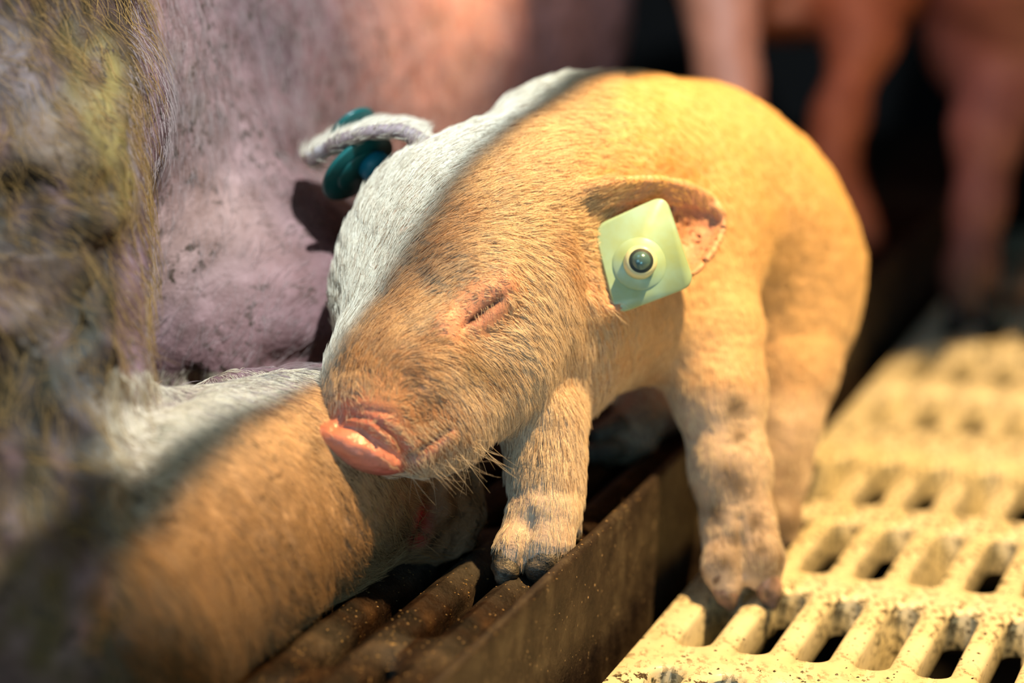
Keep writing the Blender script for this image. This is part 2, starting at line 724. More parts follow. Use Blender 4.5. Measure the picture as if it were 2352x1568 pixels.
o = frame_obj('floor', box_mesh('floor', (-1.6, -0.3, -0.24), (1.6, 3.2, -0.20), M['pit']))
tag(o, 'black slurry floor of the pit under the slats', kind='structure')
o = frame_obj('wall_back', box_mesh('wall_back', (-1.6, 2.6, -0.24), (1.6, 2.66, 1.3), M['wall']))
tag(o, 'unlit dark boarded wall behind the piglets', kind='structure')


def slat_mesh(name, pitch, rows, slot_r, bevel, depth, mat, v0, v1, rim=None, sag=0.0, seg=7, draft=0.0015, rows_l=None):
    """one slat between two lines of slots, drawn along v around u = 0.
    rows: (v_start, v_end) of the slots on its right side (rows_l: on its left); half of each slot is cut from it."""
    hp = pitch / 2
    vs, fs = [], []

    def half(rws, sgn):
        sec = [(v0, 0.0, v0, 0.0)]
        R, T = slot_r, slot_r + bevel
        for a, b in rws:
            for th in np.linspace(0, math.pi / 2, seg):
                sec.append((a + R - R * math.cos(th), R * math.sin(th), a + R - T * math.cos(th), T * math.sin(th)))
            for th in np.linspace(math.pi / 2, math.pi, seg):
                sec.append((b - R - R * math.cos(th), R * math.sin(th), b - R - T * math.cos(th), T * math.sin(th)))
        sec.append((v1, 0.0, v1, 0.0))
        base = len(vs)
        for vl, sl, vt, stp in sec:
            wl, wt = hp - sl, hp - stp
            vm, wm = vl * 0.35 + vt * 0.65, hp - (sl * 0.55 + stp * 0.45)
            row = [(wl - draft if sl > 1e-9 else wl, vl, -depth), (wl, vl, -bevel), (wm, vm, -bevel * 0.28 if sl + stp > 1e-9 else 0),
                   (wt, vt, 0.0), (wt * 0.5, vt, sag * 0.75), (0.0, vt, sag)]
            for a, b, c in row:
                vs.append(uvz(a * sgn, b, c))
        k = 6
        for i in range(len(sec) - 1):
            for j in range(k - 1):
                q = (base + i * k + j, base + (i + 1) * k + j, base + (i + 1) * k + j + 1, base + i * k + j + 1)
                fs.append(q if sgn > 0 else q[::-1])

    half(rows, 1)
    if rim is None:
        half(rows if rows_l is None else rows_l, -1)
    else:
        base = len(vs)
        for v in np.linspace(v0, v1, 40):
            for a, c in ((0, sag), (-rim + 0.004, 0.0), (-rim + 0.001, -0.0008), (-rim, -0.004), (-rim, -0.02), (-rim, -depth)):
                vs.append(uvz(a, v, c))
        for i in range(39):
            for j in range(5):
                fs.append((base + i * 6 + j, base + (i + 1) * 6 + j, base + (i + 1) * 6 + j + 1, base + i * 6 + j + 1))
    m = mesh_np(name, vs, fs, mat, smooth=True)
    try:
        m.set_sharp_from_angle(angle=math.radians(38))
    except Exception:
        pass
    return m


# --- yellow-cream plastic grate -------------------------------------------------
PU, PV = 0.0245, 0.1035
U0 = -0.2309                                # centre line of the slots of column 0
rows = [(0.890 + PV * i, 0.967 + PV * i) for i in range(-3, 3)]
rows += [(1.240 + PV * i, 1.317 + PV * i) for i in range(0, 5)]
grate = bpy.data.objects.new('plastic_floor_grate', None)
COL.objects.link(grate)
grate.location = Vector(uvz(U0, 0, 0))
tag(grate, 'cream yellow plastic slatted floor grate beside the steel plate', 'floor grate')
SL_A = slat_mesh('slat', PU, rows, 0.0066, 0.0022, 0.017, M['grate'], 0.56, 1.80, sag=0.0006)
SL_B = slat_mesh('slat_deep', PU, rows, 0.0066, 0.0022, 0.055, M['grate'], 0.56, 1.80, sag=0.0006)
SL_R = slat_mesh('edge_rim', PU, rows, 0.0066, 0.0022, 0.055, M['grate'], 0.56, 1.80, rim=0.0100)
o = link('edge_rim', SL_R, grate)
o.location = Vector(uvz(-1.5 * PU, 0, 0))
for i in range(0, 27):
    deep = (i % 3 == 2)
    o = link('slat', SL_B if deep else SL_A, grate)
    o.location = Vector(uvz((i - 0.5) * PU, 0, 0))
# --- rusty iron slats under the sow -----------------------------------------------
ZI = 0.0365
PI_ = 0.0242
iron = bpy.data.objects.new('iron_slatted_floor', None)
COL.objects.link(iron)
UI = -0.3135
iron.location = Vector(uvz(UI, 0, ZI))
tag(iron, 'rusty brown cast iron slatted floor beneath the sow', 'slatted floor')
irow_a = [(0.33, 0.45), (0.48, 0.60), (0.63, 0.75), (0.774, 0.894), (0.918, 1.06), (1.09, 1.23), (1.26, 1.40), (1.43, 1.57)]
irow_b = [(0.26, 0.38), (0.41, 0.53), (0.56, 0.71), (0.735, 0.875), (0.90, 1.04), (1.07, 1.21), (1.24, 1.38), (1.41, 1.55)]
irow_p = [(0.30, 1.60)]
kw = dict(sag=0.0018)
SL_IA = slat_mesh('iron_slat', PI_, irow_a, 0.0036, 0.0052, 0.03, M['iron'], 0.2, 2.0, rows_l=irow_b, **kw)
SL_IB = slat_mesh('iron_slat_b', PI_, irow_b, 0.0036, 0.0052, 0.03, M['iron'], 0.2, 2.0, rows_l=irow_a, **kw)
SL_I0 = slat_mesh('iron_slat_edge', PI_, irow_p, 0.0036, 0.0052, 0.03, M['iron'], 0.2, 2.0, rows_l=irow_a, **kw)
for i in range(0, 26):
    o = link('slat', SL_I0 if i == 0 else (SL_IA if i % 2 == 1 else SL_IB), iron)
    o.location = Vector(uvz(-i * PI_, 0, 0))
# --- steel plate between them -----------------------------------------------------
def plate():
    n = 90
    vs, fs = [], []
    vv = np.linspace(0.45, 2.0, n)
    wob = Sines(9, 6, 5)
    for v in vv:
        w = wob(np.array([[v, 0, 0]]))[0] * 0.0004
        for a, z in ((-0.2898, -0.10), (-0.2898 + w, 0.0455), (-0.2903 + w, 0.0474), (-0.2916, 0.0482), (-0.2935, 0.0480), (-0.2948, 0.0470), (-0.2953, 0.045), (-0.2953, -0.10)):
            vs.append(uvz(a, v, z + (w if z > 0 else 0)))
    for i in range(n - 1):
        for j in range(7):
            fs.append((i * 8 + j, (i + 1) * 8 + j, (i + 1) * 8 + j + 1, i * 8 + j + 1))
    fs += [tuple(range(8))[::-1], tuple(range((n - 1) * 8, n * 8))]
    return mesh_np('divider_plate', vs, fs, M['plate'])


o = link('divider_plate', plate())
tag(o, 'dark dirty steel divider plate between iron slats and cream grate', 'plate')

# ------------------------------------------------------------------ the piglet in front
def lagrange_sheet(rows_, nu=34, nv=26):
    """smooth sheet through a grid of (x, y, depth) points"""
    g = np.array([[at(*p) for p in r] for r in rows_])
    def basis(n, t):
        x = np.linspace(0, 1, n)
        return np.stack([np.prod([(t - x[j]) / (x[i] - x[j]) for j in range(n) if j != i], axis=0) for i in range(n)], 1)
    bu = basis(g.shape[0], np.linspace(0, 1, nu))
    bv = basis(g.shape[1], np.linspace(0, 1, nv))
    return np.einsum('ui,vj,ijk->uvk', bu, bv, g)


pf = Field()
# trunk: shoulders, arched back, croup
pf.chain([(1330, 420, 1.045, 222), (1440, 425, 1.085, 238), (1580, 450, 1.125, 242), (1670, 520, 1.15, 240), (1712, 650, 1.165, 238)], k=0.02)
pf.ball(1500, 560, 1.09, 215, k=0.02)
# neck and skull
pf.chain([(1200, 485, 1.005, 225), (1330, 420, 1.045, 222)], k=0.02)
pf.ball(1060, 572, 0.992, 258, k=0.016)
pf.ball(958, 690, 0.983, 182, k=0.02)
pf.chain([(945, 715, 0.980, 165), (888, 850, 0.952, 112), (842, 940, 0.932, 88)], k=0.010)
pf.chain([(1170, 725, 0.978, 178), (1290, 720, 1.01, 140), (1430, 690, 1.05, 150)], k=0.025)
# muzzle, jaw
pf.chain([(1040, 740, 0.967, 200), (935, 880, 0.942, 150), (868, 965, 0.925, 112)], k=0.014)
pf.chain([(1120, 850, 0.962, 150), (1010, 985, 0.936, 84), (955, 1025, 0.928, 58)], k=0.010)
# cheek and brow
pf.ball(1085, 640, 0.955, 75, k=0.018)
# snout disc
sc_ = at(813, 1029, 0.917)
ax1 = RT * 0.925 - UP * 0.345 + FW * 0.12
ax2 = np.cross(ax1, -FW + RT * -0.25 - UP * 0.45)
ax2 = RT * -0.33 - UP * 0.93 - FW * 0.10
ax3 = np.cross(ax1, ax2)
s_ = 0.92 / F
pf.ellipsoid(sc_, [ax1, ax2 - ax1 * (ax2 @ ax1) / (ax1 @ ax1), ax3], [120 * s_, 50 * s_, 86 * s_], k=0.0035)
# near fore leg (on the grate)
pf.chain([(1560, 600, 1.075, 150), (1632, 770, 1.058, 108), (1650, 900, 1.047, 96), (1676, 1075, 1.040, 80), (1692, 1195, 1.038, 80)], k=0.012, k0=0.03)
pf.chain([(1675, 1200, 1.036, 58), (1665, 1300, 1.029, 48), (1668, 1345, 1.027, 34)], k=0.006)
pf.chain([(1725, 1190, 1.036, 55), (1745, 1285, 1.030, 52), (1758, 1330, 1.029, 34)], k=0.006)
# far fore leg (on the iron slats)
pf.chain([(1330, 760, 1.045, 140), (1262, 860, 1.005, 98), (1248, 985, 0.975, 80), (1254, 1085, 0.968, 70), (1256, 1170, 0.963, 72)], k=0.012, k0=0.03)
pf.chain([(1215, 1185, 0.960, 52), (1180, 1262, 0.953, 40), (1168, 1292, 0.951, 30)], k=0.006)
pf.chain([(1262, 1180, 0.960, 62), (1256, 1255, 0.956, 56), (1254, 1275, 0.955, 46)], k=0.006)
pf.chain([(1304, 1150, 0.970, 32), (1316, 1212, 0.973, 20)], k=0.006)
# near hind leg
pf.chain([(1735, 690, 1.165, 215), (1806, 860, 1.138, 90), (1808, 980, 1.128, 60), (1795, 1090, 1.124, 48), (1790, 1190, 1.116, 44)], k=0.015, k0=0.04)
pf.chain([(1775, 1195, 1.114, 34), (1768, 1232, 1.113, 26)], k=0.006)
pf.chain([(1805, 1195, 1.114, 34), (1806, 1232, 1.113, 26)], k=0.006)
# far hind leg, folded forward under the belly
pf.chain([(1560, 650, 1.15, 170), (1520, 830, 1.15, 105), (1490, 930, 1.145, 66), (1450, 985, 1.125, 46)], k=0.012, k0=0.03)
pf.chain([(1470, 975, 1.125, 46), (1405, 990, 1.115, 32)], k=0.005)
pf.chain([(1460, 1010, 1.120, 46), (1392, 1030, 1.110, 32)], k=0.005)
# ears
EARL = [[(1262, 495, 0.978), (1305, 585, 0.985), (1345, 690, 0.972)],
        [(1415, 418, 0.976), (1450, 560, 0.994), (1425, 706, 0.975)],
        [(1570, 428, 1.000), (1570, 555, 1.006), (1530, 662, 0.984)],
        [(1650, 482, 1.008), (1658, 535, 1.004), (1605, 618, 0.990)]]
sh = lagrange_sheet(EARL)
rr = np.full(sh.shape[:2], 0.0016)
rr[:, :4] = 0.0026 * np.ones(4)
rr[:8] = np.maximum(rr[:8], np.linspace(0.0045, 0.0016, 8)[:, None])
pf.sheet(sh.reshape(-1, 3), rr.reshape(-1), k=0.006)
EARR = [[(960, 320, 0.985), (950, 300, 1.02), (960, 300, 1.055)],
        [(880, 300, 0.990), (870, 292, 1.025), (880, 285, 1.06)],
        [(790, 322, 1.000), (785, 316, 1.03), (790, 305, 1.055)],
        [(718, 362, 1.018), (712, 358, 1.03), (715, 350, 1.042)]]
sh2 = lagrange_sheet(EARR, 30, 22)
rr2 = np.full(sh2.shape[:2], 0.0030)
pf.sheet(sh2.reshape(-1, 3), rr2.reshape(-1), k=0.006)

pv, pq = pf.mesh(0.0022)
pv, pq = subdivide(pv, pq)
pv = pf.project(pv, 2)
psurf = Surf(pv, pq)
pn = vnormals(pv, pq)


def groove(pts, width, depth, n=30):
    """press a furrow (depth > 0) or raise a ridge (depth < 0) along a line on the skin"""
    global pv
    L = psurf.line(pts, n)
    d = near(pv, L)
    pv = pv - pn * (depth * gs(d, width))[:, None]


# eye: fold of the upper lid, slit, lower lid
groove([(1020, 740), (1060, 705), (1110, 668), (1150, 645)], 0.0064, -0.0034)
groove([(1070, 728), (1100, 700), (1135, 672), (1165, 655)], 0.0016, -0.0012)
groove([(1060, 752), (1082, 734), (1106, 712), (1145, 684)], 0.0013, 0.0048)
groove([(1095, 752), (1130, 728), (1165, 700)], 0.0036, -0.0014)
# mouth
groove([(940, 1052), (985, 1020), (1032, 985)], 0.0011, 0.0026)
groove([(955, 1062), (1000, 1032), (1040, 1000)], 0.0018, -0.0012)
# snout wrinkles
groove([(782, 952), (850, 962), (905, 1000), (940, 1045)], 0.0012, 0.0012)
groove([(775, 975), (830, 985), (872, 1018), (915, 1052)], 0.0012, 0.0010)
groove([(790, 935), (850, 945), (900, 950)], 0.0012, 0.0009)
groove([(800, 966), (858, 978), (900, 1018)], 0.0014, -0.0010)
groove([(835, 985), (850, 1012), (862, 1030)], 0.0008, 0.0008)
groove([(785, 940), (782, 965), (768, 985)], 0.0014, 0.0010)
# cloven toes and knuckle folds
groove([(1700, 1190), (1704, 1250), (1708, 1320)], 0.0018, 0.0016)
groove([(1222, 1180), (1212, 1230), (1205, 1280)], 0.0018, 0.0016)
# ear root
groove([(1330, 545), (1345, 600), (1352, 660)], 0.0030, 0.0020)
wr = Sines(55, 14, 3)
wr2 = Sines(210, 14, 4)
pn = vnormals(pv, pq)
fine_snout = gs(near(pv, psurf.line([(760, 1000), (820, 1020), (900, 1060)])), 0.012)
pv = pv + pn * (wr(pv) * 0.00035 + wr2(pv) * 0.00012 * (1 + 1.2 * fine_snout))[:, None]
pn = vnormals(pv, pq)

# tint
pc = np.tile(np.array([0.46, 0.28, 0.18]), (len(pv), 1))
XY = px(pv)


def paint(pts, radius, color, amt=1.0, hard=False):
    global pc
    L = psurf.line(pts, 24) if len(pts) > 1 else np.array([psurf.hit(*pts[0])])
    w = gs(near(pv, L), radius) * amt
    pc = lerp(pc, color, np.clip(w, 0, 1))


PINK = (0.72, 0.25, 0.19)
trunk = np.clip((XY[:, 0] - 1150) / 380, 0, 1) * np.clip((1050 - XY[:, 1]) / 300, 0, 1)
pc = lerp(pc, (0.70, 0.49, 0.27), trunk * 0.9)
# dirty muzzle
paint([(820, 880), (900, 900), (980, 960), (1020, 1010)], 0.018, (0.36, 0.20, 0.11), 0.8)
paint([(860, 780), (900, 720), (940, 640), (1010, 520)], 0.015, (0.24, 0.12, 0.065), 0.8)
paint([(790, 945), (870, 965), (930, 1030)], 0.006, PINK, 0.8)
snd = pf.prims[[i for i, p in enumerate(pf.prims) if p[3] == 0.0035][0]][0](pv)
legz = np.clip((0.115 - pv[:, 2]) / 0.03, 0, 1) * np.clip((XY[:, 0] - 1120) / 30, 0, 1) * np.clip((XY[:, 1] - 880) / 60, 0, 1)
pc = lerp(pc, (0.64, 0.52, 0.42), legz * 0.9)  # pale legs; the cool light on them is put into the skin colour
w = np.clip(1 - snd / 0.0022, 0, 1)
gloss = 1 - 0.5 * w
pc = lerp(pc, (0.78, 0.32, 0.25), w)
paint([(748, 985), (740, 1010), (770, 1040)], 0.008, (0.42, 0.17, 0.11), 0.7)
paint([(880, 1088), (915, 1090)], 0.005, (0.60, 0.14, 0.18), 0.6)
paint([(790, 948), (850, 965), (900, 1000), (925, 1040)], 0.0012, (0.36, 0.07, 0.05), 0.7)
# eye
paint([(1020, 760), (1090, 705), (1160, 650)], 0.006, (0.74, 0.38, 0.30), 0.95)
paint([(1090, 745), (1140, 715)], 0.004, (0.58, 0.28, 0.24), 0.7)
paint([(1082, 734), (1106, 712), (1142, 686)], 0.0020, (0.04, 0.010, 0.008), 1.0)
# mouth
paint([(960, 1062), (1000, 1032), (1035, 1002)], 0.0030, (0.66, 0.34, 0.29), 0.7)
paint([(965, 1045), (1000, 1015), (1030, 988)], 0.0012, (0.25, 0.03, 0.03), 0.9)
paint([(985, 890)], 0.0035, (0.76, 0.50, 0.38), 0.9)
# ears
earw = gs(near(pv, sh.reshape(-1, 3)[::5]), 0.007)
pc = lerp(pc, (0.62, 0.33, 0.22), earw * 0.75)
paint([(1575, 470), (1620, 520), (1590, 600)], 0.008, (0.52, 0.27, 0.21), 0.7)
paint([(1285, 520), (1340, 600), (1360, 680)], 0.006, (0.40, 0.19, 0.11), 0.7)
earw2 = gs(near(pv, sh2.reshape(-1, 3)[::4]), 0.008)
pc = lerp(pc, (0.24, 0.18, 0.20), earw2 * 0.95)  # far ear painted darker to dim the cool light on it
paint([(708, 358), (730, 352)], 0.004, (0.6, 0.52, 0.52), 0.9)
# feet
nz = Sines(42, 12, 9)(pv)
low = np.clip((0.050 - pv[:, 2]) / 0.04, 0, 1)
pc = lerp(pc, (0.22, 0.165, 0.11), np.clip(low * (0.55 + nz * 0.9), 0, 1))
paint([(1680, 1085), (1690, 1110)], 0.006, (0.10, 0.08, 0.06), 0.75)
paint([(1240, 1010), (1235, 1070)], 0.003, (0.16, 0.10, 0.05), 0.8)
for q in ((1700, 1000), (1645, 1170), (1735, 1195), (1690, 1235), (1665, 1290), (1750, 1260), (1690, 930)):
    paint([q], 0.0045, (0.12, 0.09, 0.06), 0.85)
hindf = gs(near(pv, np.array([at(1500, 900, 1.145), at(1520, 830, 1.15), at(1545, 760, 1.15)])), 0.03)
pc = lerp(pc, (0.55, 0.13, 0.06), hindf * 0.8)
hoofd = gs(near(pv, np.array([at(1400, 990, 1.115), at(1440, 990, 1.12), at(1390, 1030, 1.11), at(1440, 1020, 1.115), at(1475, 985, 1.12)])), 0.014)
pc = lerp(pc, (0.14, 0.15, 0.13), hoofd)

base = onz(1500, 1230, 0.0)
piglet = bpy.data.objects.new('piglet', None)
COL.objects.link(piglet)
piglet.location = Vector(base)
tag(piglet, 'ear-tagged piglet dozing with its snout on the foreleg of the sow', 'piglet')
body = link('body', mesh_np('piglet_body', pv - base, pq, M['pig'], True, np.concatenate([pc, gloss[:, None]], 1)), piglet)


def claw(pts, mat, parent, org, name='hoof', k=0.004, nz_amp=0.0004, h=0.0011):
    f = Field()
    for ch in pts:
        f.chain(ch, k=k)
    v, q = f.mesh(h)
    v = v + vnormals(v, q) * (Sines(160, 8, 2)(v) * nz_amp)[:, None]
    o = link(name, mesh_np(name, v - org, q, mat, True), parent)
    return o


claw([[(1661, 1318, 1.026, 36), (1668, 1360, 1.026, 25), (1678, 1392, 1.027, 13)]], M['hoof_clean'], piglet, base)
claw([[(1757, 1308, 1.028, 37), (1766, 1352, 1.027, 25), (1773, 1388, 1.028, 14)]], M['hoof_clean'], piglet, base)
claw([[(1166, 1278, 0.951, 36), (1160, 1312, 0.948, 26), (1156, 1326, 0.948, 15)]], M['hoof'], piglet, base)
claw([[(1262, 1268, 0.954, 48), (1246, 1292, 0.952, 42), (1236, 1304, 0.951, 30)]], M['hoof'], piglet, base)
claw([[(1316, 1203, 0.974, 21), (1319, 1238, 0.974, 15)]], M['hoof'], piglet, base, 'dewclaw')
claw([[(1806, 1180, 1.113, 20), (1814, 1225, 1.110, 14)]], M['hoof_dark'], piglet, base, 'dewclaw')
claw([[(1768, 1222, 1.113, 28), (1766, 1240, 1.112, 18)]], M['hoof'], piglet, base)
claw([[(1804, 1222, 1.113, 28), (1806, 1240, 1.112, 18)]], M['hoof'], piglet, base)
claw([[(1415, 985, 1.114, 36), (1375, 998, 1.108, 24)]], M['hoof'], piglet, base)
claw([[(1405, 1030, 1.110, 36), (1362, 1040, 1.104, 24)]], M['hoof'], piglet, base)
# eye in the slit
claw([[(1098, 722, 0.953, 13), (1130, 698, 0.954, 13)]], M['eye'], piglet, base, 'eye', nz_amp=0)


# ------------------------------------------------------------------ ear tags (parts of the piglet)
def prism(outline, t0, t1, fr, bev=0.0006):
    """bevelled plate from a 2-D outline in the frame fr = (origin, ex, ey, en)"""
    o_, ex, ey, en = fr
    pts = np.array(outline)
    c = pts.mean(0)
    rings = [(0.985 if bev else 1, t0), (1, t0 + bev), (1, t1 - bev), (1 - bev / np.abs(pts - c).max(), t1)]
    rings[0] = (rings[3][0], t0)
    vs, fs = [], []
    n = len(pts)
    for s, t in rings:
        for p in (pts - c) * s + c:
            vs.append(o_ + ex * p[0] + ey * p[1] + en * t)
    for i in range(3):
        for j in range(n):
            fs.append((i * n + j, i * n + (j + 1) % n, (i + 1) * n + (j + 1) % n, (i + 1) * n + j))
    fs.append(tuple(range(n))[::-1])
    fs.append(tuple(range(3 * n, 4 * n)))
    return vs, fs


def flat_obj(name, outline, t0, t1, fr, mat, parent, org, bev=0.0006):
    v, q = prism(outline, t0, t1, fr, bev)
    m = mesh_np(name, np.array(v) - org, q, mat, True)
    m.set_sharp_from_angle(angle=math.radians(50))
    return link(name, m, parent)


def circle(cx, cy, r, n=40, ry=None):
    return [(cx + r * math.cos(a), cy + (ry or r) * math.sin(a)) for a in np.linspace(0, 2 * math.pi, n, endpoint=False)]


def rounded(corners, r, n=7):
    out = []
    m = len(corners)
    for i in range(m):
        p, a, b = np.array(corners[i]), np.array(corners[i - 1]), np.array(corners[(i + 1) % m])
        u1 = (a - p) / np.linalg.norm(a - p)
        u2 = (b - p) / np.linalg.norm(b - p)
        for t in np.linspace(0, 1, n):
            q0, q1 = p + u1 * r, p + u2 * r
            out.append(tuple((1 - t) ** 2 * q0 + 2 * t * (1 - t) * p + t * t * q1))
    return out


# square tag in the near ear; frame facing the camera, a little to the right and up
TD = 0.977
tn = -ray(1478, 585) + RT * 0.10 + UP * 0.16
tn /= np.linalg.norm(tn)
to = at(1478, 588, TD)


def on_tag(x, y):
    r = ray(x, y)
    t = ((to - CAM) @ tn) / (r @ tn)
    return CAM + r * t


ex = on_tag(1578, 588) - to
ex /= np.linalg.norm(ex)
ey = np.cross(tn, ex)
fr = (to, ex, ey, tn)


def t2(x, y):
    q = on_tag(x, y) - to
    return (q @ ex, q @ ey)


corn = [t2(1362, 520), t2(1414, 724), t2(1598, 654), t2(1528, 446)]
PXM = TD / F
tl = flat_obj('ear_tag', rounded(corn, 0.0062), -0.0012, 0.0006, fr, M['tag_l'], piglet, base)
tl['label'] = 'pale green square plastic ear tag'
cx, cy = t2(1468, 606)
flat_obj('tag_rim', circle(cx, cy, 62 * PXM), 0.0002, 0.0013, fr, M['tag_l'], tl, base)
flat_obj('tag_collar', circle(cx, cy, 38 * PXM), 0.0006, 0.0082, fr, M['tag_boss'], tl, base, 0.0012)
flat_obj('tag_socket', circle(cx, cy, 28.5 * PXM), 0.0070, 0.00835, fr, M['tag_gap'], tl, base, 0.0002)
f = Field()
f.cone(to + ex * cx + ey * cy + tn * 0.0068, to + ex * cx + ey * cy + tn * 0.00681, 26 * PXM * 0.98, 26 * PXM * 0.98)
v, q = f.mesh(0.0007)
v = v + tn * 0.0
link('tag_pin', mesh_np('tag_pin', (v - base) - tn * 0.0008, q, M['tag_pin']), tl)
# round teal tag through the far ear, seen nearly edge-on
dn = RT * 0.52 - UP * 0.60 - FW * 0.34
dn /= np.linalg.norm(dn)
dc = at(822, 386, 1.012)
dx = RT * 0.75 + UP * 0.66
dx = dx - dn * (dx @ dn)
dx /= np.linalg.norm(dx)
dy = np.cross(dn, dx)
fr2 = (dc, dx, dy, dn)
R2 = 98 * 1.012 / F
td = flat_obj('round_ear_tag', circle(0, 0, R2, 48), -0.0014, 0.0010, fr2, M['tag_r'], piglet, base, 0.0008)
td['label'] = 'teal round plastic ear tag'
flat_obj('tag_rim', circle(0, 0, R2 * 0.62), 0.0006, 0.0022, fr2, M['tag_r'], td, base)
flat_obj('tag_stud', circle(0.006, 0, R2 * 0.40), 0.0010, 0.0085, fr2, M['tag_stud'], td, base, 0.002)
fr3 = (at(808, 296, 1.040), dx, dy, dn)
flat_obj('tag_back_disc', circle(0, 0, R2 * 0.66, 40), -0.0012, 0.0012, fr3, M['tag_r'], td, base, 0.0008)

# ------------------------------------------------------------------ the sow
sf = Field()


def vdir(p, l):
    return p + V * l


c0 = uvz(-0.70, 0.82, 0.205)
sf.cone(c0, c0 + V * 0.64, 0.225, 0.225, 0.05)
# shoulder, neck fold and hairy jowl nearest the camera
sf.chain([(400, 640, 1.09, 360), (560, 780, 1.075, 290), (720, 760, 1.105, 250)], k=0.05)
sf.chain([(60, 160, 0.965, 200), (70, 420, 0.905, 210), (60, 700, 0.885, 225), (110, 980, 0.865, 190), (60, 1180, 0.86, 200)], k=0.03)
sf.ball(190, 260, 0.955, 150, k=0.03)
sf.ball(210, 620, 0.92, 110, k=0.025)
# foreleg folded under, knee on the slats
sf.chain([(968, 1163, 0.986, 128), (905, 1120, 0.984, 160), (800, 1090, 0.982, 235), (610, 1140, 0.945, 285), (400, 1240, 0.90, 335), (150, 1400, 0.855, 420)], k=0.012)
sf.chain([(1010, 1105, 0.99, 78), (1030, 1190, 0.985, 62)], k=0.015)
SH = 0.0052
lo_b = np.array([-0.75, 0.55, -0.02])
hi_b = np.array([0.62, 2.2, 0.52])
sv, sq = sf.mesh(SH, lo_b, hi_b)
# split only the near, visible part more finely by meshing it whole and refining once
sv, sq = subdivide(sv, sq)
sv = sf.project(sv, 2)
sn = vnormals(sv, sq)
sX = px(sv)
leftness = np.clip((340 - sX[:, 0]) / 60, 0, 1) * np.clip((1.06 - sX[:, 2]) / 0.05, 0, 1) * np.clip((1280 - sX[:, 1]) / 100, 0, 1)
n1, n2, n3 = Sines(9, 12, 21), Sines(15, 14, 22), Sines(85, 16, 23)
legw = np.clip((sX[:, 1] - 860) / 60, 0, 1) * np.clip((sX[:, 0] - 200) / 150, 0, 1)
kneew = np.clip((sX[:, 0] - 860) / 120, 0, 1) * legw
amp = 0.0004 * (1 - leftness) + 0.0042 * leftness
ridged = lambda a: 1 - 2 * np.abs(a)
sv = sv + sn * (n1(sv) * (0.002 * (1 - legw)) + ridged(n2(sv)) * amp * (1 - 0.6 * legw) + n3(sv) * (0.00025 + 0.0004 * leftness + 0.0010 * kneew))[:, None]
sn = vnormals(sv, sq)
ssurf = Surf(sv, sq)


def sgroove(pts, width, depth):
    global sv
    d = near(sv, ssurf.line(pts, 40))
    sv = sv - sn * (depth * gs(d, width))[:, None]


sgroove([(318, 935), (450, 880), (600, 842), (790, 822)], 0.006, 0.006)
sgroove([(318, 560), (316, 760), (320, 960), (330, 1180)], 0.010, 0.008)
sgroove([(0, 440), (120, 415), (260, 440)], 0.007, 0.008)
sgroove([(0, 560), (150, 545), (290, 570)], 0.007, 0.008)
sgroove([(60, 800), (150, 740), (290, 600)], 0.008, 0.009)
sgroove([(1000, 1120), (985, 1180), (960, 1240)], 0.0028, 0.0025)
sgroove([(660, 345), (730, 380), (780, 430)], 0.008, 0.003)
sn = vnormals(sv, sq)
sX = px(sv)
sc_ = np.tile(np.array([0.215, 0.118, 0.122]), (len(sv), 1))
mo = Sines(18, 12, 31)(sv)
mo2 = Sines(60, 14, 32)(sv)
sc_ = lerp(sc_, (0.29, 0.135, 0.115), np.clip(0.5 + mo * 0.6, 0, 1) * 0.5)
sc_ = lerp(sc_, (0.42, 0.25, 0.20), gs(near(sv, ssurf.line([(360, 560), (440, 520), (520, 470)], 12)), 0.03) * 0.7)
sc_ = lerp(sc_, (0.36, 0.215, 0.20), gs(near(sv, ssurf.line([(420, 80), (520, 160), (560, 300)], 12)), 0.03) * 0.6)


def spaint(pts, radius, color, amt=1.0, wob=0.0):
    global sc_
    L = ssurf.line(pts, 30) if len(pts) > 1 else np.array([ssurf.hit(*pts[0])])
    w = gs(near(sv, L), radius) * amt
    if wob:
        w = w * np.clip(1 + wob * mo2, 0, 2)
    sc_ = lerp(sc_, color, np.clip(w, 0, 1))


# matted brown hide on the jowl, painted darker where cool light misses it
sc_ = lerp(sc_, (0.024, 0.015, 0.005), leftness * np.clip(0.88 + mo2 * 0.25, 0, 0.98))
spaint([(60, 640), (75, 690)], 0.012, (0.20, 0.12, 0.09), 0.8, .5)
spaint([(100, 300), (120, 340)], 0.012, (0.20, 0.13, 0.09), 0.8, .5)
spaint([(30, 130), (70, 180)], 0.014, (0.16, 0.11, 0.10), 0.8, .5)
spaint([(180, 840), (190, 930)], 0.012, (0.12, 0.10, 0.09), 0.7, .5)
spaint([(0, 430), (150, 420), (280, 440)], 0.007, (0.04, 0.025, 0.015), 0.8, .4)
spaint([(0, 560), (150, 545), (290, 575)], 0.010, (0.04, 0.025, 0.015), 0.8, .4)
spaint([(40, 900), (110, 800), (280, 620)], 0.013, (0.045, 0.035, 0.02), 0.8, .4)
spaint([(420, 190), (440, 250)], 0.020, (0.24, 0.16, 0.13), 0.55, .9)
spaint([(240, 150), (260, 300), (300, 420)], 0.015, (0.28, 0.19, 0.06), 0.6, .6)
